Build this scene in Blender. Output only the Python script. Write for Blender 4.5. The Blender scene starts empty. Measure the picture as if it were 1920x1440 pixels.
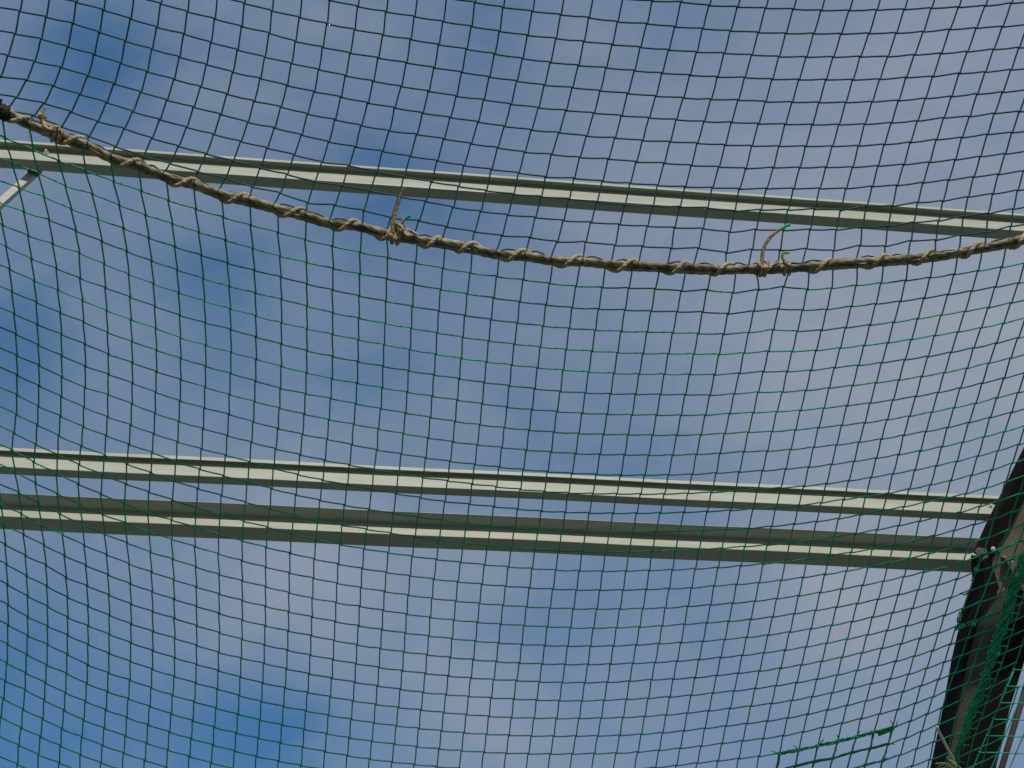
import bpy, math, random
import numpy as np
from mathutils import Vector, noise as mnoise
random.seed(7)
rng = np.random.default_rng(7)
S = bpy.context.scene
COL = S.collection

# ---------------------------------------------------------------- camera
FPX = 1700.0                       # focal length in photo pixels (1920 wide)
PITCH = math.radians(52)           # looking up
CAM = Vector((0, 0, 1.6))
cd = bpy.data.cameras.new('camera')
cd.sensor_width = 36
cd.lens = 36 * FPX / 1920
cd.clip_end = 5000
cam = bpy.data.objects.new('camera', cd)
cam.location = CAM
cam.rotation_euler = (math.radians(90) + PITCH, 0, 0)
COL.objects.link(cam)
S.camera = cam
FW = Vector((0, math.cos(PITCH), math.sin(PITCH)))
UPV = Vector((0, -math.sin(PITCH), math.cos(PITCH)))
RT = Vector((1, 0, 0))
FWn, UPn, RTn, CAMn = map(np.array, (FW, UPV, RT, CAM))


def ray(px, py):
    return FW + RT * ((px - 960) / FPX) + UPV * ((720 - py) / FPX)


def W(px, py, z):
    """point at a depth of z metres along the viewing axis"""
    return CAM + ray(px, py) * z


# ---------------------------------------------------------------- light
SUN_EL, SUN_AZ = math.radians(21), math.radians(5)       # sun low, behind of the viewer
sun_dir = Vector((math.sin(SUN_AZ) * math.cos(SUN_EL), -math.cos(SUN_AZ) * math.cos(SUN_EL), math.sin(SUN_EL)))
ld = bpy.data.lights.new('sun', 'SUN')
ld.energy = 2.8
ld.angle = math.radians(0.6)
ld.color = (1.0, 0.93, 0.80)
sun = bpy.data.objects.new('sun', ld)
sun.rotation_euler = sun_dir.to_track_quat('Z', 'Y').to_euler()
sun.location = (0, -20, 20)
COL.objects.link(sun)

# ---------------------------------------------------------------- sky: Nishita air plus thin high cloud placed by direction
w = bpy.data.worlds.new('World')
S.world = w
w.use_nodes = True
nt = w.node_tree
nt.nodes.clear()
N, L = nt.nodes, nt.links


def nd(t, **k):
    n = N.new(t)
    for a, b in k.items():
        setattr(n, a, b)
    return n


def mth(op, a, b=None, clamp=False):
    n = nd('ShaderNodeMath', operation=op, use_clamp=clamp)
    for q, v in enumerate((a, b)):
        if v is None:
            continue
        if isinstance(v, (int, float)):
            n.inputs[q].default_value = v
        else:
            L.new(v, n.inputs[q])
    return n.outputs[0]


tc = nd('ShaderNodeTexCoord')
DIR = tc.outputs['Generated']
sky = nd('ShaderNodeTexSky', sky_type='NISHITA')
sky.sun_disc = False
sky.sun_elevation = SUN_EL
sky.sun_rotation = math.atan2(sun_dir.x, sun_dir.y)
sky.air_density = 1.0
sky.dust_density = 0.6
sky.ozone_density = 1.0


def noise_at(scale, detail, rough, off, dist=0.0, stretch=(1, 1, 1)):
    mp = nd('ShaderNodeMapping')
    mp.inputs['Location'].default_value = off
    mp.inputs['Scale'].default_value = stretch
    L.new(DIR, mp.inputs['Vector'])
    n = nd('ShaderNodeTexNoise')
    n.inputs['Scale'].default_value = scale
    n.inputs['Detail'].default_value = detail
    n.inputs['Roughness'].default_value = rough
    n.inputs['Distortion'].default_value = dist
    L.new(mp.outputs[0], n.inputs['Vector'])
    return n.outputs['Fac']


# (direction through photo point, angular size in px, cloud amount + / clear air -)
BLOBS = [
    (1900, 680, 320, 0.48), (60, 1420, 200, -0.41), (250, 360, 320, -0.02), (520, 1420, 85, -0.27), (560, 1080,
    130, 0.32), (20, 680, 85, -0.38), (830, 360, 130, -0.24), (1600, 1200, 130, 0.12), (1100, 940, 130, -0.09),
    (1740, 60, 200, 0.15), (190, 60, 85, -0.27), (400, 520, 85, -0.29), (900, 1320, 85, 0.20), (925, 60, 85,
    -0.22), (1200, 360, 200, 0.12), (700, 680, 85, -0.17), (1290, 60, 85, -0.14), (1300, 1200, 130, -0.08), (1550,
    1080, 85, 0.18), (760, 1420, 85, -0.13), (1450, 680, 130, 0.10), (700, 360, 85, -0.22), (30, 1200, 85, -0.15),
    (350, 1420, 85, -0.12), (1740, 1080, 85, 0.10), (400, 680, 85, -0.13), (230, 200, 85, -0.16), (1000, 1200, 85,
    -0.13), (860, 1080, 85, 0.10), (1300, 940, 85, -0.11), (1050, 680, 130, -0.10), (1850, 830, 85, -0.14), (60,
    520, 85, -0.12), (520, 1320, 85, -0.23), (1020, 1420, 85, 0.08), (450, 1200, 85, 0.11), (60, 830, 85, -0.07),
    (1900, 360, 85, -0.08)]
acc = mth('ADD', mth('MULTIPLY', mth('SUBTRACT', noise_at(3.2, 5, .55, (1.3, .2, 2.1), .3), .5), .16), .47)
acc = mth('ADD', acc, mth('MULTIPLY', mth('SUBTRACT', noise_at(9, 5, .6, (4, 2, 7), .5, (1, 2.0, .7)), .5), .42))
acc = mth('ADD', acc, mth('MULTIPLY', mth('SUBTRACT', noise_at(26, 6, .62, (2, 5, 1), .6, (1, 1.7, .8)), .5), .16))
# soften each patch by warping its direction a little
warp = nd('ShaderNodeVectorMath', operation='SCALE')
wn = nd('ShaderNodeTexNoise')
wn.inputs['Scale'].default_value = 5
wn.inputs['Detail'].default_value = 4
L.new(DIR, wn.inputs['Vector'])
wsub = nd('ShaderNodeVectorMath', operation='SUBTRACT')
L.new(wn.outputs['Color'], wsub.inputs[0])
wsub.inputs[1].default_value = (.5, .5, .5)
L.new(wsub.outputs[0], warp.inputs[0])
warp.inputs['Scale'].default_value = .07
wadd = nd('ShaderNodeVectorMath', operation='ADD')
L.new(DIR, wadd.inputs[0])
L.new(warp.outputs[0], wadd.inputs[1])
for bx_, by_, bs, ba in BLOBS:
    d = ray(bx_, by_).normalized()
    vm = nd('ShaderNodeVectorMath', operation='DISTANCE')
    L.new(wadd.outputs[0], vm.inputs[0])
    vm.inputs[1].default_value = d
    sg = bs / FPX * (1 - .12 * min(1, math.hypot(bx_ - 960, by_ - 720) / 1200))
    e = mth('POWER', 2.71828, mth('MULTIPLY', mth('POWER', vm.outputs['Value'], 2.0), -1 / (2 * sg * sg)))
    acc = mth('ADD', acc, mth('MULTIPLY', e, ba))
ramp = nd('ShaderNodeValToRGB')
L.new(acc, ramp.inputs[0])
cr = ramp.color_ramp
cr.interpolation = 'LINEAR'
cr.elements[0].position = 0.0
cr.elements[0].color = (0, 0, 0, 1)
cr.elements[1].position = 1.0
cr.elements[1].color = (1, 1, 1, 1)
air = nd('ShaderNodeBackground')
tint = nd('ShaderNodeMix', data_type='RGBA', blend_type='MULTIPLY')      # camera white balance
tint.inputs['Factor'].default_value = 1
L.new(sky.outputs[0], tint.inputs['A'])
tint.inputs['B'].default_value = (.45, .84, 1.05, 1)
even = nd('ShaderNodeMix', data_type='RGBA')                              # thin even blue of the upper air
even.inputs['Factor'].default_value = .6
L.new(tint.outputs['Result'], even.inputs['A'])
even.inputs['B'].default_value = (.058, .163, .345, 1)
sc = nd('ShaderNodeVectorMath', operation='SCALE')
L.new(tint.outputs['Result'], sc.inputs[0])
sc.inputs['Scale'].default_value = .105
L.new(sc.outputs[0], even.inputs['A'])
L.new(even.outputs['Result'], air.inputs[0])
air.inputs[1].default_value = 1.0
cloud = nd('ShaderNodeBackground')
cloud.inputs[0].default_value = (.75, .84, 1.0, 1)
cloud.inputs[1].default_value = 0.415
mix = nd('ShaderNodeMixShader')
L.new(ramp.outputs[0], mix.inputs[0])
L.new(air.outputs[0], mix.inputs[1])
L.new(cloud.outputs[0], mix.inputs[2])
wo = nd('ShaderNodeOutputWorld')
L.new(mix.outputs[0], wo.inputs[0])

S.view_settings.view_transform = 'Standard'
S.view_settings.look = 'None'
S.view_settings.exposure = 0.0
S.view_settings.gamma = 1.0
S.view_settings.use_curve_mapping = False


# ---------------------------------------------------------------- helpers
def mat(name, base, rough=.6, metal=0.0, var=None, scale=20, bump=0.0, bscale=200, spec=.4, stretch=None, wide=.12, detail=5):
    """procedural paint / fibre / steel: base colour broken up by noise towards var"""
    m = bpy.data.materials.new(name)
    m.use_nodes = True
    t = m.node_tree
    b = t.nodes['Principled BSDF']
    b.inputs['Roughness'].default_value = rough
    b.inputs['Metallic'].default_value = metal
    b.inputs['Specular IOR Level'].default_value = spec
    b.inputs['Base Color'].default_value = (*base, 1)
    co = t.nodes.new('ShaderNodeTexCoord')
    if var:
        n = t.nodes.new('ShaderNodeTexNoise')
        n.inputs['Scale'].default_value = scale
        n.inputs['Detail'].default_value = detail
        n.inputs['Roughness'].default_value = .65
        if stretch:
            mp_ = t.nodes.new('ShaderNodeMapping')
            mp_.inputs['Scale'].default_value = stretch
            t.links.new(co.outputs['Object'], mp_.inputs['Vector'])
            t.links.new(mp_.outputs[0], n.inputs['Vector'])
        else:
            t.links.new(co.outputs['Object'], n.inputs['Vector'])
        r = t.nodes.new('ShaderNodeValToRGB')
        r.color_ramp.elements[0].position = .5 - wide
        r.color_ramp.elements[0].color = (*var, 1)
        r.color_ramp.elements[1].position = .5 + wide
        r.color_ramp.elements[1].color = (*base, 1)
        t.links.new(n.outputs['Fac'], r.inputs[0])
        t.links.new(r.outputs[0], b.inputs['Base Color'])
    if bump:
        n2 = t.nodes.new('ShaderNodeTexNoise')
        n2.inputs['Scale'].default_value = bscale
        n2.inputs['Detail'].default_value = 3
        t.links.new(co.outputs['Object'], n2.inputs['Vector'])
        bp = t.nodes.new('ShaderNodeBump')
        bp.inputs['Strength'].default_value = bump
        bp.inputs['Distance'].default_value = .002
        t.links.new(n2.outputs['Fac'], bp.inputs['Height'])
        t.links.new(bp.outputs[0], b.inputs['Normal'])
    return m


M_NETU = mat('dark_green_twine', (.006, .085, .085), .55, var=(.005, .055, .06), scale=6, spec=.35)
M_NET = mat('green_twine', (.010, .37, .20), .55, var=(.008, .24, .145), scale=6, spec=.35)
M_NET2 = mat('bright_green_twine', (.010, .43, .20), .5, var=(.008, .27, .13), scale=30, spec=.4)
M_TAPE = mat('green_tape', (.01, .34, .05), .4, var=(.008, .24, .04), scale=40)
M_ROPE = mat('weathered_rope_fibre', (.47, .395, .275), .9, var=(.18, .14, .09), scale=22, bump=.6, bscale=500, spec=.1)
M_ROPE2 = mat('paler_rope_fibre', (.56, .475, .335), .9, var=(.36, .29, .19), scale=35, bump=.6, bscale=500, spec=.1)
M_TIE = mat('brown_cord_fibre', (.60, .49, .32), .9, var=(.28, .20, .12), scale=60, bump=.5, bscale=600, spec=.1)
M_DARKTIE = mat('mouldy_cord_fibre', (.085, .075, .045), .95, var=(.03, .035, .022), scale=70, bump=.5, bscale=600, spec=.1)
M_PURLIN = mat('cream_painted_steel', (.48, .50, .45), .45, var=(.37, .385, .33), scale=2.2, stretch=(1, 9, 9), wide=.22, detail=9, spec=.45)
M_FLANGE = mat('shade_black_brown_steel', (.014, .013, .012), .9, var=(.02, .018, .016), scale=6, spec=.05)  # frame steel with the deep shade on its flanges put into the colour
M_WEB = mat('brown_grey_painted_steel', (.105, .10, .088), .6, var=(.07, .066, .058), scale=5, spec=.3)
M_GUSS = mat('taupe_painted_steel', (.23, .20, .165), .55, var=(.17, .15, .12), scale=7, spec=.3)
M_ZINC = mat('zinc_plated_steel', (.86, .86, .86), .3, .35, var=(.6, .6, .6), scale=200)
M_PIPE = mat('rust_brown_steel', (.065, .055, .056), .5, var=(.045, .037, .037), scale=30, spec=.4)
M_PALE = mat('pale_cord_fibre', (.78, .74, .64), .85, var=(.6, .55, .42), scale=90, bump=.4, bscale=500, spec=.1)
M_STRAW = mat('straw_cord_fibre', (.66, .62, .34), .9, var=(.36, .36, .15), scale=120, bump=.4, bscale=500, spec=.1)
M_GROUND = mat('pale_gravel_ground', (.20, .22, .165), .95, var=(.13, .145, .10), scale=.6, bump=.3, bscale=4, spec=.1)


class MB:
    """collects tubes and blocks for one mesh"""

    def __init__(s):
        s.v, s.f, s.n = [], [], 0

    def add(s, V, F):
        V = np.asarray(V, float)
        s.v.append(V)
        s.f.extend([tuple(i + s.n for i in q) for q in F])
        s.n += len(V)

    def tube(s, P, r, sides=6, lobes=0, lobe=.15, twist=0.0, squash=1.0, caps=True):
        P = np.asarray(P, float)
        n = len(P)
        if n < 2:
            return
        r = np.broadcast_to(np.asarray(r, float), (n,))
        T = np.gradient(P, axis=0)
        T /= np.linalg.norm(T, axis=1)[:, None] + 1e-12
        a = np.array((.13, .31, .94))
        a = a - T[0] * (a @ T[0])
        a /= np.linalg.norm(a)
        A = np.empty_like(P)
        for q in range(n):
            a = a - T[q] * (a @ T[q])
            a /= np.linalg.norm(a) + 1e-12
            A[q] = a
        B = np.cross(T, A)
        dl = np.r_[0, np.cumsum(np.linalg.norm(np.diff(P, axis=0), axis=1))]
        th = np.linspace(0, 2 * math.pi, sides, endpoint=False)
        TH = th[None] + (dl * twist)[:, None]
        rr = r[:, None] * (1 + (lobe * np.cos(lobes * th)[None] if lobes else 0))
        V = P[:, None] + A[:, None] * (np.cos(TH) * rr)[..., None] + B[:, None] * (np.sin(TH) * rr * squash)[..., None]
        F = []
        for q in range(n - 1):
            o = q * sides
            for k in range(sides):
                k2 = (k + 1) % sides
                F.append((o + k, o + k2, o + sides + k2, o + sides + k))
        if caps:
            F.append(tuple(range(sides))[::-1])
            F.append(tuple((n - 1) * sides + k for k in range(sides)))
        s.add(V.reshape(-1, 3), F)

    def blob(s, c, r, ax=(1, 1, 1), seed=0):
        c = np.asarray(c, float)
        V, F = [], []
        nu, nv = 7, 5
        V.append((0, 0, 1))
        for a in range(1, nv):
            p = math.pi * a / nv
            for b in range(nu):
                t = 2 * math.pi * b / nu
                V.append((math.sin(p) * math.cos(t), math.sin(p) * math.sin(t), math.cos(p)))
        V.append((0, 0, -1))
        for b in range(nu):
            F.append((0, 1 + b, 1 + (b + 1) % nu))
            F.append((len(V) - 1, len(V) - 1 - nu + (b + 1) % nu, len(V) - 1 - nu + b))
        for a in range(nv - 2):
            for b in range(nu):
                p0 = 1 + a * nu
                F.append((p0 + b, p0 + nu + b, p0 + nu + (b + 1) % nu, p0 + (b + 1) % nu))
        V = np.array(V) * np.array(ax) * r
        s.add(V + c, F)

    def box(s, o, ex, ey, ez):
        """block from a corner along three edge vectors"""
        o, ex, ey, ez = (np.array(q, float) for q in (o, ex, ey, ez))
        V = [o, o + ex, o + ex + ey, o + ey, o + ez, o + ex + ez, o + ex + ey + ez, o + ey + ez]
        F = [(0, 3, 2, 1), (4, 5, 6, 7), (0, 1, 5, 4), (1, 2, 6, 5), (2, 3, 7, 6), (3, 0, 4, 7)]
        s.add(V, F)

    def prism(s, pts, ext):
        n = len(pts)
        V = [np.array(p) for p in pts] + [np.array(p) + np.array(ext) for p in pts]
        F = [tuple(range(n))[::-1], tuple(range(n, 2 * n))] + [(k, (k + 1) % n, n + (k + 1) % n, n + k) for k in range(n)]
        s.add(V, F)

    def build(s, name, m, parent=None, smooth=True, origin=None, bevel=0):
        V = np.concatenate(s.v)
        o_ = np.array(parent.location) if parent else (np.array(origin) if origin is not None else V.mean(0))
        if parent and parent.parent:
            o_ = np.array(parent.parent.location) + o_
        me = bpy.data.meshes.new(name)
        me.from_pydata((V - o_).tolist(), [], s.f)
        me.materials.append(m)
        me.update()
        if smooth:
            me.polygons.foreach_set('use_smooth', [True] * len(me.polygons))
        ob = bpy.data.objects.new(name, me)
        COL.objects.link(ob)
        if parent:
            ob.parent = parent
        else:
            ob.location = o_
        if bevel:
            bv = ob.modifiers.new('edge', 'BEVEL')
            bv.width = bevel
            bv.segments = 2
            bv.limit_method = 'ANGLE'
        return ob


def tag(o, label, cat, group=None, kind=None):
    if label:
        o['label'] = label
    if cat:
        o['category'] = cat
    if group:
        o['group'] = group
    if kind:
        o['kind'] = kind
    return o


def thing(name, loc, label, cat, group=None):
    o = bpy.data.objects.new(name, None)
    o.location = loc
    o.empty_display_size = .1
    COL.objects.link(o)
    return tag(o, label, cat, group)


def spline(P, n):
    """Catmull-Rom through P, n samples per span"""
    P = np.asarray(P, float)
    Q = np.vstack([2 * P[0] - P[1], P, 2 * P[-1] - P[-2]])
    out = []
    t = np.linspace(0, 1, n, endpoint=False)[:, None]
    for k in range(1, len(Q) - 2):
        a, b, c, d = Q[k - 1], Q[k], Q[k + 1], Q[k + 2]
        out.append(.5 * (2 * b + (c - a) * t + (2 * a - 5 * b + 4 * c - d) * t ** 2 + (3 * b - a - 3 * c + d) * t ** 3))
    out.append(P[-1:])
    return np.vstack(out)


def pts(s):
    return np.array([tuple(map(float, p.split(','))) for p in s.split()])


# ---------------------------------------------------------------- traced knot rows and columns of the net
# traced knots: crop tag -> (x0, y0, scale)
CR = {'a': (0, 0, 3), 'b': (640, 0, 3), 'c': (1280, 0, 3), 'd': (0, 480, 3), 'e': (640, 480, 3), 'f': (1280, 480, 3),
      'g': (0, 960, 3), 'h': (640, 960, 3), 'i': (1280, 960, 3), 'j': (1280, 1140, 4.8), 'k': (1640, 1140, 6.857),
      'm': (1600, 900, 6), 'n': (1280, 900, 6), 'F': (0, 0, 1)}
# upper sheet, by row: (row, first column, crop, knots)
UP = [
 (0, 22, 'b', '1750,5 1912,10'),
 (0, 24, 'c', '150,30 310,38 467,45 623,50 780,58 938,58 1093,55 1248,52 1400,45 1553,40 1703,32 1850,17'),
 (1, 16, 'b', '752,12 910,40 1075,62 1235,82 1393,98 1555,122 1720,132 1878,150'),
 (1, 24, 'c', '113,160 270,173 427,182 582,187 738,188 892,190 1050,187 1203,185 1355,178 1503,165 1653,157 1800,150'),
 (2, 11, 'a', '1855,0'),
 (2, 12, 'b', '93,35 252,65 412,92 573,120 733,147 890,175 1048,198 1208,215 1365,232 1525,250 1683,265 1842,280'),
 (2, 24, 'c', '80,292 235,298 390,308 543,318 697,320 848,320 1000,318 1155,318 1305,308 1455,300 1603,290 1750,277 1893,268'),
 (3, 8, 'a', '1375,18 1530,60 1685,97 1840,132'),
 (3, 12, 'b', '75,165 235,195 390,220 548,250 705,275 863,302 1020,328 1177,350 1335,367 1490,380 1650,397 1805,410'),
 (3, 24, 'c', '42,422 197,432 350,435 505,445 655,447 807,447 958,448 1110,445 1258,435 1408,430 1557,412 1703,405 1848,392'),
 (4, 5, 'a', '905,20 1055,65 1208,105 1360,148 1515,185 1662,232 1815,265'),
 (4, 12, 'b', '50,298 208,325 367,352 523,380 678,405 833,432 988,455 1143,478 1300,492 1457,510 1612,525 1770,540'),
 (4, 24, 'c', '5,550 160,558 313,562 467,572 617,574 768,576 918,576 1067,572 1215,565 1367,553 1513,542 1658,528 1800,518'),
 (5, 2, 'a', '430,12 582,55 735,105 883,152 1035,190 1187,238 1337,280 1490,320 1640,355 1793,390'),
 (5, 12, 'b', '25,425 180,455 338,485 492,512 648,540 802,560 955,585 1110,605 1265,620 1422,635 1577,650 1732,662 1885,672'),
 (5, 25, 'c', '122,683 275,687 428,695 578,698 730,700 880,700 1025,698 1175,690 1322,680 1470,662 1615,655 1755,637 1895,627'),
 (6, 0, 'a', '112,62 260,95 410,130 560,180 705,230 855,275 1010,320 1162,362 1310,405 1465,440 1615,480 1768,515 1918,545'),
 (6, 13, 'b', '150,578 300,605 458,635 613,660 770,685 918,710 1070,730 1225,745 1380,765 1540,775 1695,790 1850,797'),
 (6, 25, 'c', '83,805 240,815 390,820 543,822 693,822 843,822 990,820 1135,812 1282,800 1428,785 1572,773 1715,755 1853,745'),
 (7, 0, 'a', '85,190 232,218 382,262 530,305 680,355 828,402 980,445 1130,487 1278,528 1430,568 1580,600 1730,640 1885,672'),
 (7, 13, 'b', '112,705 270,735 425,755 577,780 730,807 880,830 1032,855 1183,867 1342,885 1503,893 1660,910 1817,917'),
 (7, 25, 'c', '50,930 205,938 357,947 512,942 660,942 807,940 957,940 1100,933 1245,925 1390,912 1535,898 1675,880 1815,865'),
 (8, 0, 'a', '45,312 195,345 345,378 495,425 643,470 793,517 940,562 1090,602 1242,642 1395,687 1545,718 1697,758 1850,797'),
 (8, 13, 'b', '80,825 232,850 388,878 540,903 690,930 845,952 998,972 1150,995 1310,1002 1470,1018 1625,1030 1780,1042'),
 (8, 25, 'c', '15,1050 168,1055 320,1062 473,1060 625,1060 772,1060 920,1060 1068,1048 1207,1042 1353,1027 1497,1012 1637,995 1777,980'),
 (9, 0, 'a', '5,430 150,450 300,482 450,530 600,575 748,627 900,672 1050,715 1203,755 1355,795 1503,832 1655,870 1812,912'),
 (9, 13, 'b', '42,930 200,965 352,995 508,1022 660,1048 815,1072 970,1092 1125,1105 1282,1118 1438,1135 1595,1152 1753,1158'),
 (9, 26, 'c', '140,1168 293,1187 440,1180 593,1180 743,1175 890,1182 1035,1160 1180,1158 1323,1138 1465,1130 1607,1107 1745,1090 1885,1070'),
 (10, 1, 'a', '93,548 250,580 400,628 550,683 700,722 855,777 1005,822 1160,865 1310,905 1465,945 1615,980 1770,1022'),
 (10, 13, 'b', '5,1045 162,1072 322,1105 475,1132 630,1165 785,1188 937,1208 1092,1222 1250,1240 1405,1250 1565,1262 1722,1272 1875,1280'),
 (10, 26, 'c', '115,1285 265,1305 413,1290 568,1295 718,1290 865,1292 1010,1278 1155,1272 1300,1250 1440,1242 1580,1215 1718,1200 1860,1175'),
 (11, 1, 'a', '35,620 190,650 345,712 500,765 650,825 805,877 958,920 1112,965 1268,1003 1420,1052 1577,1085 1730,1142 1884,1153'),
 (11, 14, 'b', '126,1183 280,1225 437,1240 592,1275 750,1303 905,1325 1062,1335 1215,1360 1375,1360 1540,1380 1695,1385 1857,1397'),
 (11, 26, 'c', '90,1395 247,1422 392,1402 549,1408 697,1398 850,1410 1000,1380 1140,1385 1285,1353 1425,1350 1566,1322 1707,1308 1847,1272'),
]
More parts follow.
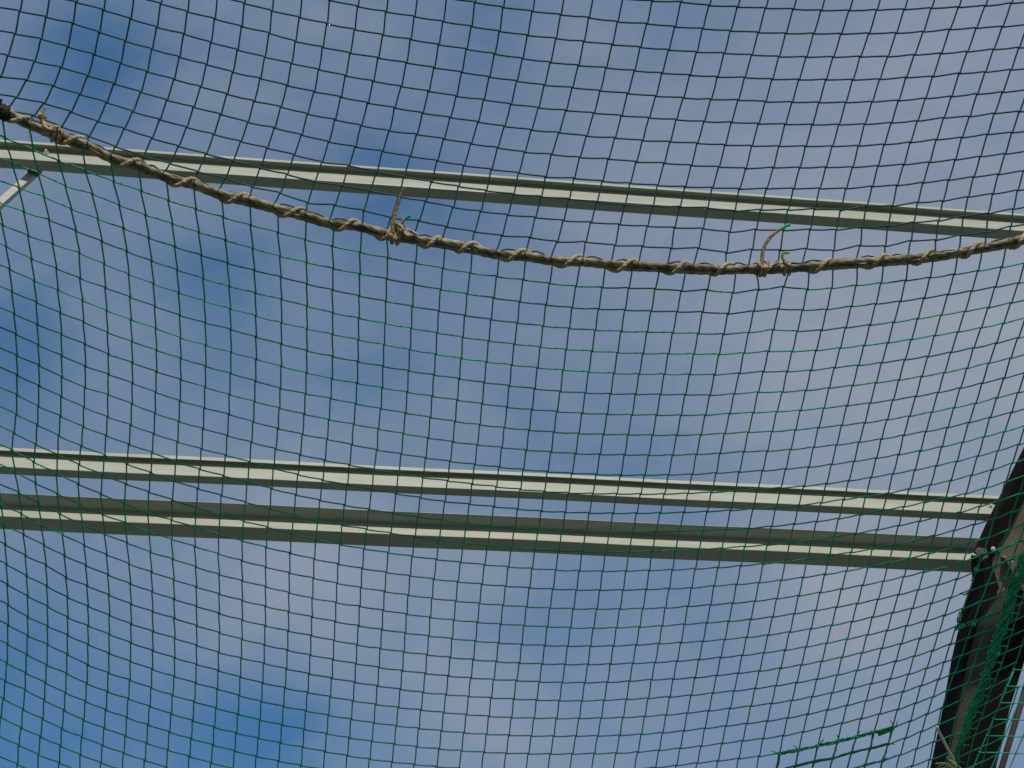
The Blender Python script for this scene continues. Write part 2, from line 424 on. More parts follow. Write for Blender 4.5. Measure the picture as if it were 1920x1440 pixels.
# lower sheet, by column: (column, first row, crop, knots)
LO = [
 (-1, 18, 'F', '2.5,947 7,984 10,1021 12,1058 14,1096 15,1134 15,1172 14,1208 13,1243 10,1277 6.5,1310 1.5,1344'),
 (0, 4, 'a', '15,1265 35,1385'), (0, 6, 'd', '55,75 68,200 80,325 90,440 95,560 97,670 95,780 92,890 78,995'),
 (0, 15, 'F', '21.7,843 28,884 35,923 40,963 44,1002 48,1042 50,1080 52,1118 52,1157 52,1192 50,1227 48,1262 47,1293 43,1330 40,1365 35,1397 32.7,1433'),
 (1, 0, 'F', '9,258 23,305 36,352 45,397 53,442 59,485'), (1, 6, 'd', '193,140 205,260 210,385 215,500 220,615 220,730 215,845 210,950'),
 (1, 14, 'F', '67,833 63,866 66.7,906 72.5,944 77.5,984 82.5,1022 86,1059 88,1099 89,1137 89,1174 89,1208 87.5,1247 85,1280 83,1313 80,1348 76,1381 72,1415'),
 (2, 0, 'F', '61.5,280 72,324 83,369 92,412 99,457'), (2, 5, 'd', '318,70 325,190 340,320 345,440 347,560 348,680 345,790 340,900 330,1010'),
 (2, 14, 'F', '108,852.5 106,886 107.5,926 112,963 117.5,1002.5 121,1042'),
 (2, 20, 'g', '372,370 380,480 381,593 380,692 378,800 374,907 368,1017 360,1115 348,1220 340,1315 333,1410'),
 (3, 0, 'F', '110,301.5 123,349 134,392 142.5,433 149,474'), (3, 5, 'd', '450,125 465,250 470,370 478,495 480,620 478,740 472,850 468,960'),
 (3, 13, 'F', '152.5,836 148,871 147,908 149,945 155,984 158,1022.5 161,1060'),
 (3, 20, 'g', '490,415 495,530 496,640 495,745 493,860 488,965 480,1065 470,1170 460,1265 452,1365'),
 (4, 0, 'F', '160,319 173,363'), (5, 0, 'F', '213,340 224,385'), (6, 0, 'F', '264.6,357.5 273,403 279,446'), (7, 0, 'F', '315.6,375.5 323,419'),
 (4, 7, 'd', '605,430 610,553 610,665 607,778 605,905 597,1010'),
 (4, 13, 'F', '196,852.5 192.5,890 189,926 193,965 196,1001 200,1040'),
 (5, 6, 'd', '737,358 742,480 745,600 745,715 742,830 735,950'),
 (5, 12, 'F', '241.7,833 238,870 236,907.5 233,944 235,980 238,1018 242,1057'),
 (6, 6, 'd', '875,405 880,530 880,650 875,765 872,885 865,1000'),
 (6, 12, 'F', '285,848 282.5,886 279,922.5 277.5,962 280,998 282,1035'),
 (5, 19, 'g', '733,403 737,518 738,630 736,735 733,840 730,945 722,1050 713,1155 705,1260 695,1355'),
 (7, 6, 'd', '1015,460 1017,575 1017,695 1012,815 1005,930 998,1045'),
 (7, 12, 'F', '330,866 327,902 322.5,937 321.7,975 322,1011 324,1048 326,1087'),
 (7, 20, 'g', '980,597 983,710 982,820 980,925 970,1030 963,1135 953,1237 943,1338'),
 (9, 0, 'F', '418.4,407'), (9, 2, 'd', '1280,40 1290,170 1295,295 1298,413 1300,540 1297,660 1290,778 1287,890 1278,1010 1270,1120'),
 (9, 12, 'F', '419,892 415,929 412.5,965 410,1002 409,1038 411,1077'),
 (9, 19, 'g', '1232,570 1235,680 1230,790 1228,892 1222,995 1215,1103 1205,1210 1198,1310 1187,1410'),
 (11, 0, 'F', '521,435.5'), (11, 1, 'd', '1575,0 1580,118 1583,243 1583,375 1582,495 1582,620 1577,745 1572,855 1563,970 1550,1085'),
 (11, 11, 'F', '513,878 509,916 506,954 501,988 499,1026 498,1063 498,1100'),
 (11, 18, 'g', '1493,530 1492,640 1488,748 1484,850 1477,962 1470,1065 1462,1170 1453,1272 1442,1375'),
 (13, 0, 'F', '623,461.5'), (13, 1, 'd', '1875,70 1870,190 1872,320 1870,440 1872,565 1867,690 1860,800 1850,920 1840,1030'),
 (13, 10, 'F', '609,863 605,900 600,938 596,977 592.5,1011 589,1048 587.5,1084'),
 (13, 17, 'g', '1757,485 1755,590 1750,695 1745,805 1738,910 1730,1015 1720,1118 1710,1222 1702,1322 1692,1425'),
 (15, 0, 'F', '727,483'), (15, 1, 'e', '255,128 250,255 247,378 240,498 235,620 230,740 222,858 208,972 200,1090 182,1200 172,1313 155,1425'),
 (15, 13, 'h', '142,97 128,207 118,318 110,425 103,530 97,640 88,747 82,853 75,957 65,1062 55,1165 45,1270 33,1370'),
 (18, 0, 'e', '725,95 708,212 695,335 683,457 675,575 663,690 652,810 640,930 627,1045 612,1155 598,1265 583,1382'),
 (18, 12, 'h', '566,45 550,155 535,267 520,377 510,485 500,593 492,698 482,803 473,908 460,1015 448,1113 436,1217 424,1320 410,1420'),
 (20, 0, 'e', '1023,133 1003,257 990,377 973,495 958,612 945,730 932,850 917,965 903,1077 888,1187 872,1298 858,1410'),
 (22, 0, 'e', '1320,170 1298,290 1282,407 1265,525 1248,640 1232,762 1213,875 1195,990 1180,1103 1160,1213 1142,1325 1125,1435'),
 (22, 12, 'h', '1108,100 1090,210 1073,318 1058,427 1042,533 1028,638 1015,745 1002,850 985,948 970,1052 957,1157 943,1255 928,1357'),
 (25, 0, 'e', '1765,185 1743,310 1720,427 1697,548 1675,663 1655,778 1635,893 1613,1005 1593,1118 1572,1233 1550,1337'),
 (25, 12, 'h', '1508,118 1488,225 1470,333 1455,440 1437,545 1418,653 1402,755 1387,857 1370,960 1353,1062 1338,1160 1320,1260 1300,1360'),
 (26, 0, 'e', '1913,198'), (27, 0, 'f', '138,190 112,315 88,435 63,550 40,665 15,780'),
 (28, 0, 'f', '283,208 255,325 230,440 205,553 180,668 153,783 128,895 103,1005 78,1115 55,1228 30,1335'),
 (28, 11, 'h', '1928,2 1900,107 1880,215 1863,325 1845,430 1823,540 1805,640 1787,740 1765,847 1745,943 1727,1048 1707,1150 1688,1250 1668,1350'),
 (29, 0, 'f', '428,190 400,310 372,430 345,545 320,660 290,775 265,885 237,998 210,1110 190,1220'),
 (29, 10, 'n', '325,140 278,355 230,565 185,780 143,1000 100,1215 60,1420'),
 (30, 0, 'f', '568,173 540,297 510,413 483,535 455,650 425,765 398,880 370,990 345,1100 318,1215'),
 (30, 10, 'n', '590,125 540,342 488,558 440,768 400,985 355,1190 315,1405'), (30, 17, 'j', '218,132 183,300 147,463 112,627 78,785 43,945 10,1105'),
 (31, 0, 'f', '702,188 675,305 645,423 617,537 588,650 562,765 530,875 503,987 477,1097 450,1208'),
 (31, 10, 'n', '845,100 795,325 742,545 700,750 655,965 607,1175 565,1385'), (31, 17, 'j', '415,120 380,282 343,445 307,607 272,765 235,925 200,1083 168,1242 132,1395'),
 (33, 0, 'f', '977,165 950,283 918,403 887,517 855,628 825,742 795,855 765,965 738,1075 710,1187'),
 (33, 10, 'n', '1365,70 1305,285 1255,495 1208,705 1160,918 1110,1128 1060,1335'), (33, 17, 'j', '812,80 770,243 732,403 692,567 652,725 615,883 577,1040 540,1195 505,1355'),
 (35, 0, 'f', '1255,138 1225,255 1188,372 1155,488 1120,600 1088,713 1055,827 1025,938 992,1047 965,1155'),
 (35, 10, 'n', '1870,8 1812,220 1757,435 1700,640 1650,850 1600,1062 1548,1265'), (35, 17, 'j', '1197,20 1155,187 1110,350 1068,512 1025,672 982,832 945,990 905,1150 870,1310'),
 (37, 0, 'f', '1528,103 1493,217 1455,332 1418,447 1380,565 1345,677 1312,790 1277,900 1243,1008 1215,1117 1183,1225 1155,1335'),
 (37, 12, 'm', '325,345 268,560 215,778 170,980 105,1185 45,1390'), (37, 18, 'j', '1525,122 1480,280 1435,443 1392,603 1347,762 1303,917 1260,1075 1215,1240 1180,1390'),
 (39, 0, 'f', '1795,63 1758,175 1720,290 1680,403 1637,517 1600,630 1562,743 1527,852 1490,965 1458,1073 1427,1180 1393,1287'),
 (39, 12, 'm', '805,250 745,465 690,675 625,880 570,1087 508,1290'), (39, 18, 'j', '1890,42 1840,203 1793,362 1745,520 1695,680 1650,835 1605,995 1565,1160 1520,1305'),
 (40, 1, 'f', '1890,152 1848,263 1805,378 1765,490 1722,602 1685,715 1648,828 1610,937 1575,1048 1543,1155 1508,1263'),
 (40, 12, 'm', '1035,205 970,410 910,625 855,825 795,1035 730,1235'), (40, 18, 'k', '485,5 408,230 342,460 272,685 198,912 125,1135 62,1362'), (40, 25, 'j', '1715,1120 1685,1265'),
 (41, 4, 'f', '1887,460 1845,575 1808,687 1768,797 1730,908 1695,1017 1660,1125 1625,1233'),
 (41, 12, 'm', '1265,155 1200,365 1135,568 1080,775 1015,985 950,1180 880,1385'), (41, 19, 'k', '655,165 585,390 508,620 435,852 363,1078 297,1307'), (41, 25, 'j', '1885,1080 1850,1225 1800,1375'),
 (42, 7, 'f', '1887,768 1850,880 1810,987 1773,1095 1740,1203'),
 (42, 12, 'm', '1490,90 1425,297 1362,500 1300,705 1237,910 1165,1115 1097,1322'), (42, 19, 'k', '898,95 822,320 745,548 668,775 595,1000 523,1225'),
 (43, 10, 'f', '1890,1060 1853,1165'),
 (43, 12, 'm', '1712,22 1645,230 1585,435 1522,645 1455,850 1385,1030'), (43, 20, 'k', '1050,240 972,467 895,695 820,918 750,1143 675,1362'),
 (44, 13, 'm', '1865,160 1790,360 1735,565 1665,770 1585,980 1515,1175 1430,1370'), (44, 20, 'k', '1275,165 1195,385 1115,610 1025,835 940,1060 865,1285'),
 (45, 17, 'm', '1780,895 1710,1105 1630,1310'), (45, 21, 'k', '1410,305 1335,530 1265,755 1185,975 1115,1190 1045,1410'),
]
XU = dict(zip(range(1, 39), '5,206 49,223 111,245 164,268 208,285 267,305 307,324 364,336 409,354 467,368 513,383 573,393 618,410 679,416 723,431 775,437 828,447 884,457 931,468 985,471 1033,479 1093,481 1146,487 1197,487 1251,493 1300,492 1360,496 1403,492 1457,495 1503,489 1560,488 1605,485 1658,480 1702,477 1753,470 1798,464 1847,454 1891,447'.split()))
XL = dict(zip(range(1, 40), '3,219 55,240 103,262 155,280 208,305 261,318 312,338 364,356 416,374 470,385 522,400 575,416 627,427 679,437 725,450 783,461 835,466 886,475 937,484 987,488 1037,496 1089,500 1136,506 1187,508 1238,509 1287,512 1334,513 1381,513 1418,515 1482,513 1518,507 1563,505 1608,502 1658,498 1704,495 1751,489 1797,481 1843,477 1888,466'.split()))
ROPE = '-160,120 -90,160 -40,188 0,208 20,216 49,231 80,243 111,256 164,273 208,295 262,312 312,332 364,347 412,365 468,377 517,391 573,404 620,418 679,426 724,440 780,450 832,457 886,466 935,476 987,480 1036,488 1091,491 1146,497 1197,499 1251,502 1300,503 1360,505 1402,504 1457,504 1503,501 1563,497 1608,493 1658,489 1703,486 1752,480 1798,473 1847,465 1891,456 1920,449 1980,434 2060,408'
BUND = '1945,960 1925,1030 1915,1055 1900,1090 1886,1140 1872,1185 1856,1236 1844,1270 1831,1300 1819,1331 1808,1365 1795,1400 1786,1440 1770,1500'
# ---------------------------------------------------------------- ground (out of view, but it lights everything from below)
g = MB()
g.box((-400, -400, -.2), (800, 0, 0), (0, 800, 0), (0, 0, .2))
tag(g.build('ground', M_GROUND, smooth=False, origin=(0, 0, 0)), None, None, kind='structure')

# ---------------------------------------------------------------- steel frame of the roof
PXM = 1 / FPX


def on_plane(px, py, z):
    r = ray(px, py)
    return CAM + r * ((z - CAM.z) / r.z)


def purlin(a, b, zh, wd, hgt, near, lip, label, ext=(3.0, 3.0), lip_low=0):
    """Z section: bottom flange away from the viewer, web, top flange towards the viewer with a turned-down lip"""
    A, B = on_plane(*a, zh), on_plane(*b, zh)
    t = (B - A).normalized()
    A = A - t * ext[0]
    B = B + t * ext[1]
    ln = (B - A)
    m = Vector((t.y, -t.x, 0))            # towards the viewer
    if m.y > 0:
        m = -m
    z = Vector((0, 0, 1))
    th = .003
    root = thing('roof_purlin', A, label, 'purlin', 'cream steel roof purlins')
    R = .004
    # profile as one bent sheet: corners rounded
    prof = [(-wd, .012), (-wd, 0), (0, 0), (0, hgt), (near, hgt)] if not lip else \
        [(-wd, .014), (-wd, 0), (0, 0), (0, hgt), (near, hgt), (near, hgt - lip)]
    P = []
    for q, p in enumerate(prof):
        if 0 < q < len(prof) - 1:
            p0, p1 = np.array(prof[q - 1]), np.array(prof[q + 1])
            pc = np.array(p)
            d0 = (p0 - pc) / np.linalg.norm(p0 - pc)
            d1 = (p1 - pc) / np.linalg.norm(p1 - pc)
            for s_ in (0, .5, 1):
                P.append(pc + d0 * R * (1 - s_) ** 2 + d1 * R * s_ ** 2)
        else:
            P.append(np.array(p, float))
    P = np.array(P)
    T = np.gradient(P, axis=0)
    T /= np.linalg.norm(T, axis=1)[:, None]
    Nn = np.c_[-T[:, 1], T[:, 0]]
    O = np.vstack([P, (P - Nn * th)[::-1]])
    nseg = 24
    mb = MB()
    V, F = [], []
    n = len(O)
    for k in range(nseg + 1):
        c = A + ln * (k / nseg) + Vector((0, 0, .003 * math.sin(k * 1.3)))
        for u_, v_ in O:
            V.append(np.array(c + m * u_ + z * v_))
    for k in range(nseg):
        for q in range(n):
            F.append((k * n + q, k * n + (q + 1) % n, (k + 1) * n + (q + 1) % n, (k + 1) * n + q))
    F.append(tuple(range(n)))
    F.append(tuple(nseg * n + q for q in range(n))[::-1])
    mb.add(V, F)
    mb.build('section', M_PURLIN, root, smooth=False)
    return root, m, t, A


def bolt(parent, px, py, base, nrm, r=.011, name='bolt'):
    """hex head, washer and thread end standing on a steel face"""
    nrm = np.array(nrm, float)
    nrm /= np.linalg.norm(nrm)
    base = np.array(base)
    mb = MB()
    mb.tube([base, base + nrm * .003], r * 1.5, 16)
    mb.tube([base + nrm * .003, base + nrm * .013], r, 6)
    mb.tube([base + nrm * .013, base + nrm * .027], r * .55, 10)
    return mb.build(name, M_ZINC, parent, smooth=False)


def hit(px, py, P0, nrm):
    r = ray(px, py)
    return CAM + r * ((P0 - CAM).dot(nrm) / r.dot(nrm))


pu1, m1, t1, A1 = purlin((0, 296), (1920, 433), 6.6, .064, .145, .048, .030,
                         'uppermost cream purlin, crossing behind the sagging rope', (3, 3))
bolt(pu1, 0, 0, hit(88, 289, A1, m1), m1, .014)
pu2, m2, t2, A2 = purlin((0, 875), (1867, 964), 6.35, .072, .150, .050, .034,
                         'middle cream purlin with a bolt at its right end', (3, .12))
bolt(pu2, 0, 0, hit(1856, 950, A2, m2), m2, .016)
pu3, m3, t3, A3 = purlin((0, 968), (1835, 1051), 6.35, .140, .116, .132, 0,
                         'lowest and darkest purlin, meeting the frame corner below the others', (3, .02))
bolt(pu3, 0, 0, hit(1822, 1042, A3, m3), m3, .013)


def edge_prism(mb, P, z, t):
    mb.prism([W(x, y, z) for x, y in P], FW * t)


# brace rod under the uppermost purlin
br = thing('brace_bar', W(66, 318, 5.45), 'short pale diagonal brace bar below the uppermost purlin, at the left edge', 'brace')
b = MB()
p0, p1 = W(63, 322, 5.42), W(-95, 462, 4.9)
dv = (p1 - p0)
sx = dv.normalized().cross(FW).normalized()
b.box(p0 - sx * .022, dv, sx * .044, FW * .004)
b.box(p0 + sx * .018 + FW * .0045, dv, sx * .004, FW * .036)
b.build('bar', M_PURLIN, br, smooth=False)
b = MB()
b.prism([W(50, 312, 5.405), W(78, 314, 5.405), W(76, 326, 5.405), W(66, 331, 5.405), (W(52, 328, 5.405))], FW * .012)
b.build('cleat', M_WEB, br, smooth=False)

# portal frame corner at the right
fr = thing('steel_frame', W(1790, 1400, 6.6), 'dark steel frame corner with taupe knee plate carrying the purlin ends', 'steel frame')
b = MB()
edge_prism(b, [(1874, 1104), (1838, 1156), (1812, 1250), (1795, 1345), (1775, 1440), (1590, 2300), (1584, 2300), (1768, 1440), (1788, 1345), (1805, 1250), (1827, 1153), (1845, 1098), (1842, 1050), (1858, 1048)], 6.55, .17)
b.build('outer_flange', M_FLANGE, fr, smooth=False, bevel=.003)
b = MB()
edge_prism(b, [(1856, 1118), (1900, 1100), (1890, 1170), (1850, 1300), (1800, 1450), (1620, 2300), (1590, 2300), (1772, 1440), (1792, 1345), (1809, 1250), (1831, 1156)], 6.575, .012)
b.build('web', M_WEB, fr, smooth=False)
b = MB()
edge_prism(b, [(1930, 1040), (1897, 1120), (1870, 1190), (1850, 1262), (1826, 1331), (1800, 1405), (1785, 1450), (1620, 2300), (1680, 2300), (1868, 1440), (1894, 1327), (1920, 1244), (1960, 1120), (2010, 1000)], 6.56, .10)
b.build('inner_flange', M_FLANGE, fr, smooth=False, bevel=.003)
b = MB()
edge_prism(b, [(2100, 590), (1930, 915), (1900, 978), (1874, 1020), (1856, 1056), (1838, 1040), (1862, 985), (1892, 925), (1925, 858), (2060, 590)], 6.55, .10)
b.build('rafter_flange', M_FLANGE, fr, smooth=False, bevel=.003)
b = MB()
edge_prism(b, [(1840, 1047), (1858, 1016), (1898, 975), (1934, 915), (2104, 590), (2200, 700), (2010, 1030), (1925, 1100), (1880, 1180), (1868, 1150), (1850, 1106)], 6.58, .012)
b.build('knee_plate', M_GUSS, fr, smooth=False)
b = MB()
edge_prism(b, [(1884, 1046), (1889, 1043), (1925, 1105), (1919, 1108)], 6.53, .049)
b.build('stiffener', M_GUSS, fr, smooth=False)
b = MB()
edge_prism(b, [(1829, 1034), (1835, 1027), (1850, 1029), (1853, 1044), (1842, 1050)], 6.50, .012)
b.build('cleat', M_GUSS, fr, smooth=False)
b = MB()
edge_prism(b, [(1850, 963), (1884, 958), (1876, 1002), (1858, 1006)], 6.85, .012)
b.build('cleat', M_FLANGE, fr, smooth=False)
bolt(fr, 0, 0, W(1862, 1029, 6.54), -FW, .012)
bolt(fr, 0, 0, W(1895, 1052, 6.57), -FW, .008)

# thin pole beyond the frame
b = MB()
b.tube([W(2010, 1000, 6.9), W(1878, 1440, 6.5), W(1640, 2300, 6.0)], .020, 16)
tag(b.build('pole', M_PIPE), 'thin brownish round pole in the lower right corner, outside the dark frame', 'pole')

# ---------------------------------------------------------------- nets
RP = pts(ROPE)
BD = pts(BUND)
SP = spline(RP, 6)


def rope_y(x):
    return np.interp(x, SP[:, 0], SP[:, 1])


def bund_x(y):
    return np.interp(y, np.r_[400, BD[:, 1], 1900], np.r_[2230, BD[:, 0], 1620])


def depth(x, y):
    """distance of the net sheet along the viewing axis: farther towards the bottom, drawn down by the rope"""
    x, y = np.asarray(x, float), np.asarray(y, float)
    v = (y - 720) / 720
    d = np.abs(y - rope_y(np.clip(x, -150, 2050)))
    return 3.32 + .40 * v + .05 * v * v + .05 * ((x - 960) / 960) ** 2 - .17 * np.exp(-d / 190) \
        + .05 * np.exp(-((y - 905 - .03 * x) / 120) ** 2)


def NW(P, dz=0.0):
    P = np.asarray(P, float)
    z = depth(P[:, 0], P[:, 1]) + dz
    return CAMn + (FWn + np.outer((P[:, 0] - 960) / FPX, RTn) + np.outer((720 - P[:, 1]) / FPX, UPn)) * z[:, None]


def tps(P, V, lam):
    P = np.array(P, float)
    V = np.array(V, float)
    n = len(P)

    def K(A, B):
        r2 = ((A[:, None] - B[None]) ** 2).sum(-1)
        return .5 * r2 * np.log(np.maximum(r2, 1e-9))
    A = np.zeros((n + 3, n + 3))
    A[:n, :n] = K(P, P) + lam * n * np.eye(n)
    Q = np.c_[np.ones(n), P]
    A[:n, n:] = Q
    A[n:, :n] = Q.T
    c = np.linalg.solve(A, np.r_[V, np.zeros((3, 2))])
    return lambda X: np.c_[K(np.array(X, float), P), np.ones(len(X)), np.array(X, float)] @ c


def fit(D, byrow, lam):
    P, V = [], []
    for a, b_, t, s in D:
        x0, y0, k = CR[t]
        for q, (x, y) in enumerate(pts(s)):
            P.append((b_ + q, a) if byrow else (a, b_ + q))
            V.append((x0 + x / k, y0 + y / k))
    return tps(P, V, lam)


fU, fL = fit(UP, True, 3e-5), fit(LO, False, 3e-5)
RU0, RU1 = -4, 11
IU = range(-4, 46)
JL = range(0, 36)
IL = range(-6, 54)
KU = {}
q = [(i, j) for i in IU for j in range(RU0, RU1 + 1)]
for a, p in zip(q, fU(q)):
    KU[a] = p
KL = {}
q = [(i, j) for i in IL for j in JL]
for a, p in zip(q, fL(q)):
    KL[a] = p


def cross_x(tab, f, i, j):
    if i in tab:
        return float(tab[i].split(',')[0])
    ks = sorted(tab)
    e = ks[0] if i < ks[0] else ks[-1]
    return float(tab[e].split(',')[0]) + 48 * (i - e)


def strand(mb, pl, r, off, vert, close=False):
    """twine running knot to knot: leaves each knot on its other side, hangs a little slack between"""
    pl = np.asarray(pl, float)
    if len(pl) < 2:
        return
    out = []
    for k in range(len(pl)):
        p = pl[k]
        if k:
            d = p - pl[k - 1]
            nrm = np.array((-d[1], d[0])) / (np.hypot(*d) + 1e-9)
            out.append(p - d * .07 - nrm * off)
        out.append(p)
        if k < len(pl) - 1:
            d = pl[k + 1] - p
            nrm = np.array((-d[1], d[0])) / (np.hypot(*d) + 1e-9)
            out.append(p + d * .07 + nrm * off)
            out.append(p + d * .5 + np.array((rng.normal(0, .25), .35 + rng.normal(0, .3))))
    out = np.array(out)
    mb.tube(NW(out, rng.normal(0, .0006, len(out))), r, 5, caps=True)


def clip(pl):
    """keep what lies left of the gathered edge"""
    pl = [np.array(p) for p in pl]
    g_ = [bund_x(p[1]) - p[0] for p in pl]
    out, cur = [], []
    for k, p in enumerate(pl):
        if k and (g_[k] >= 0) != (g_[k - 1] >= 0):
            t = g_[k - 1] / (g_[k - 1] - g_[k])
            x = pl[k - 1] + (p - pl[k - 1]) * t
            if g_[k] < 0:
                cur.append(x)
                out.append(cur)
                cur = []
            else:
                cur = [x]
        if g_[k] >= 0:
            cur.append(p)
    if cur:
        out.append(cur)
    return [c for c in out if len(c) > 1]


RN = .0028
net = thing('safety_net', W(960, 500, 3.2), 'large green knotted net stretched overhead, laced along its length to the sagging rope', 'net')
um, lm = MB(), MB()
for j in range(RU0, RU1 + 1):
    pl = [KU[i, j] for i in IU]
    if j >= 10:      # these rows run into the rope at the far left
        pl = [p for p in pl if p[1] < rope_y(p[0]) - 3]
    strand(um, pl, RN * 1.07, .9, 0)
for i in IU:
    xu = cross_x(XU, 0, i, 0)
    pl = [KU[i, j] for j in range(RU0, RU1 + 1)]
    pl = [p for p in pl if p[1] < rope_y(p[0]) - 5]
    if len(pl) < 1:
        continue
    xl = cross_x(XL, 0, i, 0)
    pl += [np.array((xu, rope_y(xu) - 7))]
    strand(um, pl, RN, .75, 1)
    c = NW([(xu, rope_y(xu) - 8), (xu - 1, rope_y(xu) - 2), ((xu + xl) / 2, rope_y(xu) + 4)], np.array((-.012, -.020, -.004)))
    um.tube(c, RN, 5)
for (i, j), p in KU.items():
    if p[1] < rope_y(p[0]) - 6:
        um.blob(NW([p])[0], .0053 * rng.uniform(.85, 1.2), (1.15, .85, .9))
# border row woven in and out of the rope
bp = []
for i in range(-2, 46):
    x = cross_x(XU, 0, i, 0)
    bp.append((x, rope_y(x) - 5 + rng.normal(0, 2)))
    bp.append((x + 22, rope_y(x + 22) + rng.choice([-12, -11, -10, -7, 4])))
um.tube(NW(spline(np.array(bp), 3), -.004), RN, 5)
for j in JL:
    pl = [KL[i, j] for i in IL]
    pl = [p for p in pl if p[1] > rope_y(p[0]) + 6]
    for c in clip(pl):
        strand(lm, c, RN, .85, 0)
for i in IL:
    pl = [KL[i, j] for j in JL]
    pl = [p for p in pl if p[1] > rope_y(p[0]) + 8]
    if i in XL or i > 39 or i < 1:
        x = cross_x(XL, 0, i, 0)
        if pl and abs(x - pl[0][0]) < 60 and pl[0][1] - rope_y(x) < 120:
            pl = [np.array((x, rope_y(x) + 2))] + pl
    for c in clip(pl):
        strand(lm, c, RN, .75, 1)
for (i, j), p in KL.items():
    if p[1] > rope_y(p[0]) + 8 and p[0] < bund_x(p[1]):
        lm.blob(NW([p])[0], .0053 * rng.uniform(.85, 1.2), (1.15, .85, .9))
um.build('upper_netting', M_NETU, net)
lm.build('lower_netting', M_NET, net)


# mended places: doubled bright twine with cut tails
def wobble(P, a, n=4):
    Q = spline(np.asarray(P, float), n)
    return Q + rng.normal(0, a, Q.shape)


def J(s):
    return pts(s) / 4.8 + np.array((1280, 1140))


mm = MB()
row = J('870,1310 1040,1280 1215,1240 1395,1200 1565,1160 1715,1120 1885,1080')
for k in range(3):
    mm.tube(NW(wobble(row, .5) + (0, (k - 1) * 1.9), -.004 - .003 * k), .0031, 6, lobes=3, lobe=.2, twist=500)
x = np.linspace(0, 1, 150)
cx = np.interp(x, np.linspace(0, 1, 7), row[:, 0])
cy = np.interp(x, np.linspace(0, 1, 7), row[:, 1])
mm.tube(NW(np.c_[cx, cy + 2.6 * np.sin(x * 72)], -.006 + .006 * np.cos(x * 72)), .0020, 5)
for p in row:
    mm.blob(NW([p], -.006)[0], .0088, (1.3, .9, .9))
for s in ('790,1285 840,1302 880,1312', '1000,1238 1030,1262 1045,1280', '1268,1183 1245,1212 1218,1240', '1388,1140 1398,1165 1400,1195',
          '1600,1105 1580,1130 1565,1160', '1690,1103 1715,1112 1740,1120', '1868,1012 1888,1045 1890,1080', '1930,1020 1925,1055 1895,1075',
          '890,1215 885,1260 872,1310', '1840,1345 1815,1360 1795,1372', '1905,1228 1870,1224 1845,1222', '1590,1432 1615,1420 1640,1410'):
    mm.tube(NW(wobble(J(s), .3), -.006), np.linspace(.0019, .0027, 9), 6)
for s in ('920,1440 1180,1388 1350,1355 1510,1305 1690,1260 1850,1222', '900,1448 1180,1376 1350,1350 1510,1298 1690,1268 1850,1225',
          '872,1310 850,1440 835,1520', '880,1310 862,1400 840,1470', '1042,1280 1010,1440 990,1520', '1218,1240 1180,1390 1150,1500', '1398,1200 1350,1355 1320,1480',
          '1565,1160 1515,1308 1480,1460', '1722,1122 1688,1262 1640,1420 1620,1500', '1890,1080 1850,1225 1800,1375 1775,1480', '1400,1505 1640,1412 1800,1375 1920,1330'):
    mm.tube(NW(wobble(J(s), .45), -.0045), .0033, 6)
for s in ('1180,1388', '1350,1355', '1512,1305', '1690,1262', '1850,1225', '1640,1415', '1800,1375'):
    mm.blob(NW(J(s), -.004)[0], .0072, (1.2, .9, .9))


mend = mm.build('mending_twine', M_NET2, net)
mend['label'] = 'row of thicker mending twine with cut tails near the bottom edge'
tp = MB()
tq = NW(J('1752,1112 1892,1062 1899,1104 1764,1156'), -.016)
tp.prism(tq, FWn * .004)
tp.build('tape', M_TAPE, mend, smooth=False)
mm = MB()


def Mz(s):
    return pts(s) / 6 + np.array((1600, 900))


for s in ('1340,852 1400,850 1460,828 1560,815 1640,795 1720,755 1840,705 1920,680 2000,650', '1350,856 1470,836 1590,805 1700,770 1850,712 1990,655',
          '1470,820 1440,900 1385,1015', '1455,830 1405,930 1375,1010', '1380,1015 1480,1000 1600,960 1760,890 1900,830', '1340,1120 1325,1135',
          '1205,1270 1240,1292 1270,1285 1285,1262', '1200,1650 1290,1640 1420,1580 1520,1540 1650,1505', '1210,1658 1330,1625 1450,1575 1640,1500',
          '1190,1650 1200,1560 1225,1470', '1180,1640 1172,1560 1200,1480', '1195,1655 1185,1690 1205,1740', '1150,1640 1165,1680 1140,1690',
          '1640,800 1600,930 1540,1090 1480,1240', '1480,1240 1420,1420'):
    mm.tube(NW(wobble(Mz(s), .4), -.006), .0027, 6, lobes=3, lobe=.2, twist=400)
for s in ('1460,828', '1640,795', '1385,1010', '1190,1655', '1225,1640', '1350,1620'):
    mm.blob(NW(Mz(s), -.006)[0], .0095, (1.2, 1, 1))
mend = mm.build('mending_twine', M_NET2, net)
mend['label'] = 'knotted mending twine in front of the dark frame corner'

# side net hanging at the right, gathered along its edge
sn = thing('safety_net', NW([(1850, 1260)])[0], 'narrow green side net before the dark frame, its edge gathered in a bunch', 'net')
sm = MB()


def side(s, t):
    y0 = 1331 + 31 * s
    x0 = float(np.interp(y0, BD[:, 1], BD[:, 0]))
    if s > 5:
        x0 = 1770 - 12 * (s - 5)
    return np.array((x0 + 30.2 * t + .25 * math.sin(s * 1.7 + t), y0 - 14 * t + 1.2 * math.sin(t * 1.9 + s)))


def lim(p):      # right-hand border of this net
    return p[0] < np.interp(p[1], (1000, 1244, 1327, 1440, 1600), (1990, 1922, 1899, 1872, 1835))


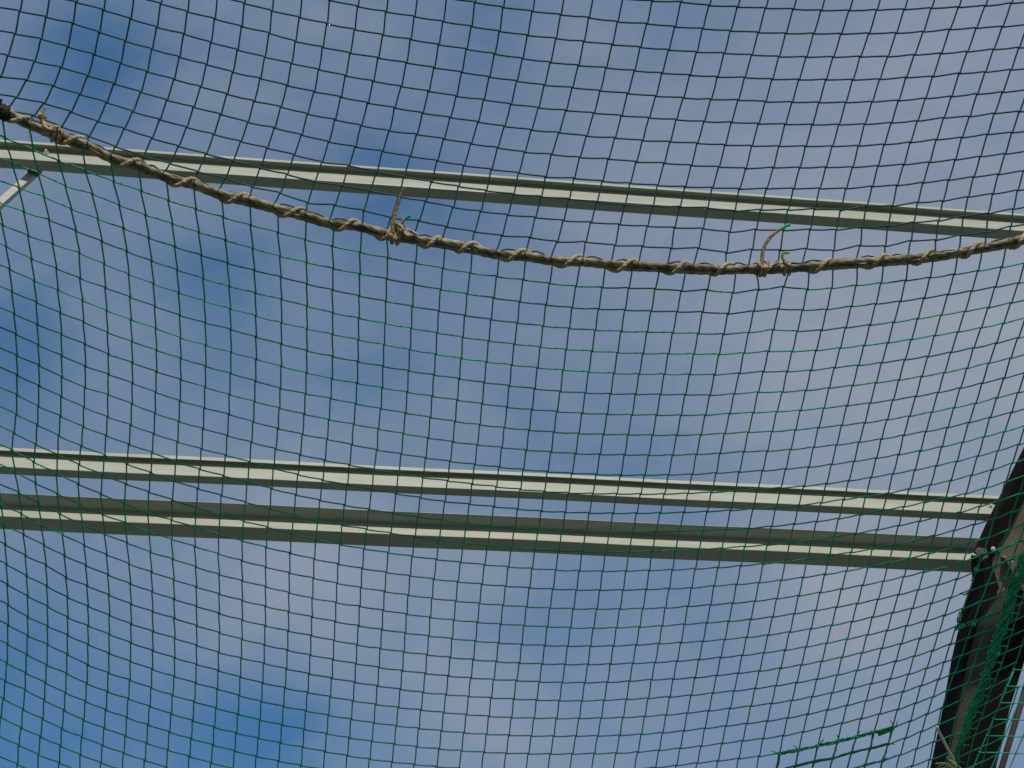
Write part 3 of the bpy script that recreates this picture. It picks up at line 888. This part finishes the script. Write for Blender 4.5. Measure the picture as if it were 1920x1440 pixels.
for s in range(-8, 9):
    pl = [side(s, t) for t in range(0, 7)]
    pl = [p for p in pl if lim(p)]
    if len(pl) > 1:
        strand(sm, pl, .0024, .5, 0)
for t in range(1, 6):
    pl = [side(s, t) for s in range(-8, 9)]
    pl = [p for p in pl if lim(p)]
    if len(pl) > 1:
        strand(sm, pl, .0024, .4, 1)
for s in range(-8, 9):
    for t in range(1, 6):
        p = side(s, t)
        if lim(p):
            sm.blob(NW([p])[0], .0046)
sm.build('netting', M_NET2, sn)
bm_ = MB()
yy = np.linspace(990, 1475, 170)
bx0 = np.interp(yy, BD[:, 1], BD[:, 0])
for k in range(12):
    ph, fr_, am = rng.uniform(0, 6.3), rng.uniform(.02, .11), rng.uniform(3, 10)
    wd = np.interp(yy, (990, 1120, 1300, 1440), (1.5, 1.25, .9, .55))
    ox = am * wd * np.sin(yy * fr_ + ph) + rng.normal(0, .5, len(yy))
    bm_.tube(NW(np.c_[bx0 + 4 + ox, yy], -.01 + .012 * np.cos(yy * fr_ + ph)), .0024, 5)
for s in np.arange(-10, 5, 1.0):
    y0 = 1331 + 31 * s
    x0 = np.interp(y0, BD[:, 1], BD[:, 0])
    wv = np.interp(y0, (1000, 1120, 1440), (16, 15, 8))
    for q_ in range(2):
        c = [(x0 - wv * .5, y0 - 4 + rng.normal(0, 2)), (x0 + 2, y0 + 3 + rng.normal(0, 2)), (x0 + wv, y0 + 4), (x0 + wv + 12, y0 + 5 + rng.normal(0, 1))]
        bm_.tube(NW(spline(np.array(c), 5), np.linspace(-.022, -.006, 16)), .0025, 5)
    for q_ in range(3):
        a = rng.uniform(0, 6.3)
        th = np.linspace(0, 5.5, 18)
        rx, ry = rng.uniform(3, wv * .75), rng.uniform(5, 14)
        bm_.tube(NW(np.c_[x0 + 5 + rx * np.cos(th + a), y0 + rng.uniform(-14, 14) + ry * np.sin(th + a)], -.014 + .008 * np.sin(th)), .0021, 5)
bb = bm_.build('gathered_edge', M_NET2, sn)

# a further net beyond the pole
on = MB()
ON = lambda s, t: np.array((1910 - 13 * s + 34 * t, 1318 + 31 * s + 1.0 * t))
og = 5.2


def OW(P):
    return np.array([W(float(x_), float(y_), og) for x_, y_ in P])


for s in range(-12, 9):
    on.tube(OW([ON(s, t) + (0, 1.0 * (t % 2)) for t in range(-1 if s > -3 else 0, 7)]), .0032, 5)
for t in range(-1, 7):
    on.tube(OW([ON(s, t) for s in range(-12 if t > -1 else -2, 9)]), .0032, 5)
    for s in range(-12 if t > -1 else -2, 9):
        on.blob(OW([ON(s, t)])[0], .0062)
tag(on.build('safety_net', M_NET), 'far net seen only in the lower right corner, past the dark frame and pole', 'net')

# ---------------------------------------------------------------- the sagging rope
def along(off, dz, x0=-160, x1=2060, n=900):
    """rope path displaced by off px across it and dz m in depth"""
    xs = np.linspace(x0, x1, n)
    ys = rope_y(xs)
    k = np.ones(9) / 9
    ys = np.convolve(np.pad(ys, 4, mode='edge'), k, 'valid')
    tx, ty = np.gradient(xs), np.gradient(ys)
    l_ = np.hypot(tx, ty)
    P = np.c_[xs - ty / l_ * -off, ys - tx / l_ * off]
    return xs, P, NW(P, dz)


rope = thing('rope', NW([(960, 478)])[0], 'long sagging tan rope, spirally wrapped, laced through the green net', 'rope')
WR = np.array([-60, 35, 132, 240, 345, 441, 547, 650, 728, 811, 871, 965, 1069, 1171, 1272, 1352, 1440, 1541, 1645, 1732, 1822, 1915, 2010], float)
for off, dz, rr, seed in ((3.4, .000, .0094, 1), (-5.2, .008, .0085, 2)):
    xs = np.linspace(-160, 2060, 1000)
    o = off + .9 * np.sin(xs / 61 + seed) + .5 * np.sin(xs / 23 + seed * 2)
    _, _, P = along(o, dz + .003 * np.sin(xs / 47 + seed), n=1000)
    mb = MB()
    mb.tube(P, rr * (1 + .08 * np.sin(xs / 19 + seed)), 14, lobes=3, lobe=.09, twist=55 if seed == 1 else -60)
    mb.build('strand', M_ROPE, rope)
xs = np.linspace(-55, 2005, 1600)
k = np.clip(np.searchsorted(WR, xs) - 1, 0, len(WR) - 2)
t = (xs - WR[k]) / (WR[k + 1] - WR[k])
u = 2 * t - 1
ph = 2 * math.pi * (k + .5 + .5 * np.sign(u) * np.abs(u) ** 1.8)
o = 10.4 * np.sin(ph)
ys = rope_y(xs)
tx, ty = np.gradient(xs), np.gradient(ys)
l_ = np.hypot(tx, ty)
P2 = np.c_[xs + ty / l_ * o, ys - tx / l_ * o]
PP = NW(P2, -.0175 * np.cos(ph))
mb = MB()
mb.tube(PP, .0070, 12, lobes=3, lobe=.14, twist=190)
mb.build('lacing_cord', M_ROPE2, rope)

# ---------------------------------------------------------------- short cords knotted round the rope
G = 'cord ties knotted round the rope'


def tie(name_label, x, wraps, width, rad, mt, tails, tip=None, rc=.0058, blobs=()):
    root = thing('cord_tie', NW([(x, rope_y(x))])[0], name_label, 'cord tie', G)
    mb = MB()
    th = np.linspace(0, 2 * math.pi * wraps, int(26 * wraps))
    xx = x + width * (th / th[-1] - .5)
    yy_ = rope_y(xx) - rad * np.sin(th)
    mb.tube(NW(np.c_[xx + 2 * np.sin(th), yy_], -(rad * 3.2 / FPX * 1.25) * np.cos(th)), rc, 10, lobes=3, lobe=.16, twist=250)
    for bx_, by_, br_, bz in blobs:
        a = rng.uniform(0, 6)
        th = np.linspace(0, 9.5, 40)
        mb.tube(NW(np.c_[bx_ + br_ * np.cos(th + a), by_ + br_ * .8 * np.sin(th * 1.13 + a)], bz + br_ / FPX * 2.6 * np.sin(th * .7)), rc * .95, 9, lobes=3, lobe=.16, twist=260)
    mb.build('knot', mt, root)
    for s_, dz0, dz1, r0, r1 in tails:
        P = spline(pts(s_), 14)
        m2_ = MB()
        m2_.tube(NW(P, np.linspace(dz0, dz1, len(P))), np.linspace(r0, r1, len(P)), 12, lobes=3, lobe=.2, twist=300)
        m2_.build('tail', mt, root)
    if tip:
        P = spline(pts(tip), 5)
        m2_ = MB()
        m2_.tube(NW(P, -.03), np.linspace(.0045, .0056, len(P)), 8)
        m2_.build('tip', M_NET2, root)
    return root


tie('dark mouldy cord tie lumped round the rope at the left edge of the net', 0, 3.2, 26, 12, M_DARKTIE,
    [('-4,206 -2,194 3,186', -.03, -.03, .007, .004)], rc=.0072, blobs=((-4, 200, 7, -.03), (6, 207, 6, -.034)))
tie('greyish cord tie with a stubby upright knotted tail, near the left end of the rope', 103, 2.2, 22, 12, M_TIE,
    [('104,246 95,238 84,232 78,222 80,214', -.032, -.036, .0075, .0065), ('80,214 80,208 84,203', -.036, -.036, .005, .0038),
     ('92,247 84,251 80,253', -.03, -.03, .006, .0045), ('100,240 110,238 112,246', -.034, -.036, .006, .005)],
    rc=.0062, blobs=((90, 238, 7, -.034), (80, 218, 4.5, -.036)))
tie('tan cord tie with a long upright tail beside a short green-tipped end', 742, 2.6, 26, 13, M_TIE,
    [('736,438 737,420 741,398 748,376 756,353', -.034, -.05, .0072, .0050), ('748,436 750,422 758,412', -.036, -.04, .0068, .0058),
     ('752,440 762,432 772,434 782,440', -.03, -.02, .0056, .005)],
    tip='757,413 763,408 769,404', rc=.0060, blobs=((748, 426, 8, -.036), (738, 444, 5.5, -.034), (762, 438, 5, -.028)))
tie('brown cord tie whose long thin tail curves up to a green tip', 1430, 2.2, 18, 13, M_TIE,
    [('1428,500 1429,484 1432,466 1442,448 1453,437 1466,428', -.034, -.05, .0064, .0052)],
    tip='1465,429 1473,424 1481,421', rc=.0058, blobs=((1429, 498, 6, -.034),))
tie('small pale cord tie with a short curled stub, right of the curved green-tipped tail', 1474, 1.8, 16, 12, M_ROPE2,
    [('1476,492 1469,486 1467,479 1471,474 1480,474', -.03, -.034, .0055, .0042)], rc=.0052, blobs=((1477, 494, 4, -.03),))

# pale tie at the bottom right, holding the gathered edge
pt = thing('cord_tie', NW([(1786, 1430)])[0], 'straight pale cord tie with a frayed straw-coloured knot on the dark frame, bottom right', 'cord tie')
mb = MB()
mb.tube(NW(spline(pts('1756,1362 1762,1375 1775,1400 1789,1426'), 6), -.02), .0058, 10)
mb.build('tail', M_PALE, pt)
mb = MB()
for bx_, by_, br_ in ((1786, 1430, 6), (1781, 1436, 5), (1788, 1436, 4)):
    th = np.linspace(0, 11, 44)
    mb.tube(NW(np.c_[bx_ + br_ * np.cos(th), by_ + br_ * .8 * np.sin(th * 1.2)], -.026 + .006 * np.sin(th * .7)), .0042, 7)
for s_ in ('1786,1432 1772,1431 1762,1431 1753,1432', '1783,1434 1770,1440 1756,1438', '1790,1433 1797,1437 1804,1441', '1780,1430 1768,1434 1760,1436', '1784,1428 1776,1422 1780,1418'):
    P = wobble(pts(s_), .4)
    mb.tube(NW(P, -.026), np.linspace(.0034, .002, len(P)), 6)
mb.build('knot', M_STRAW, pt)
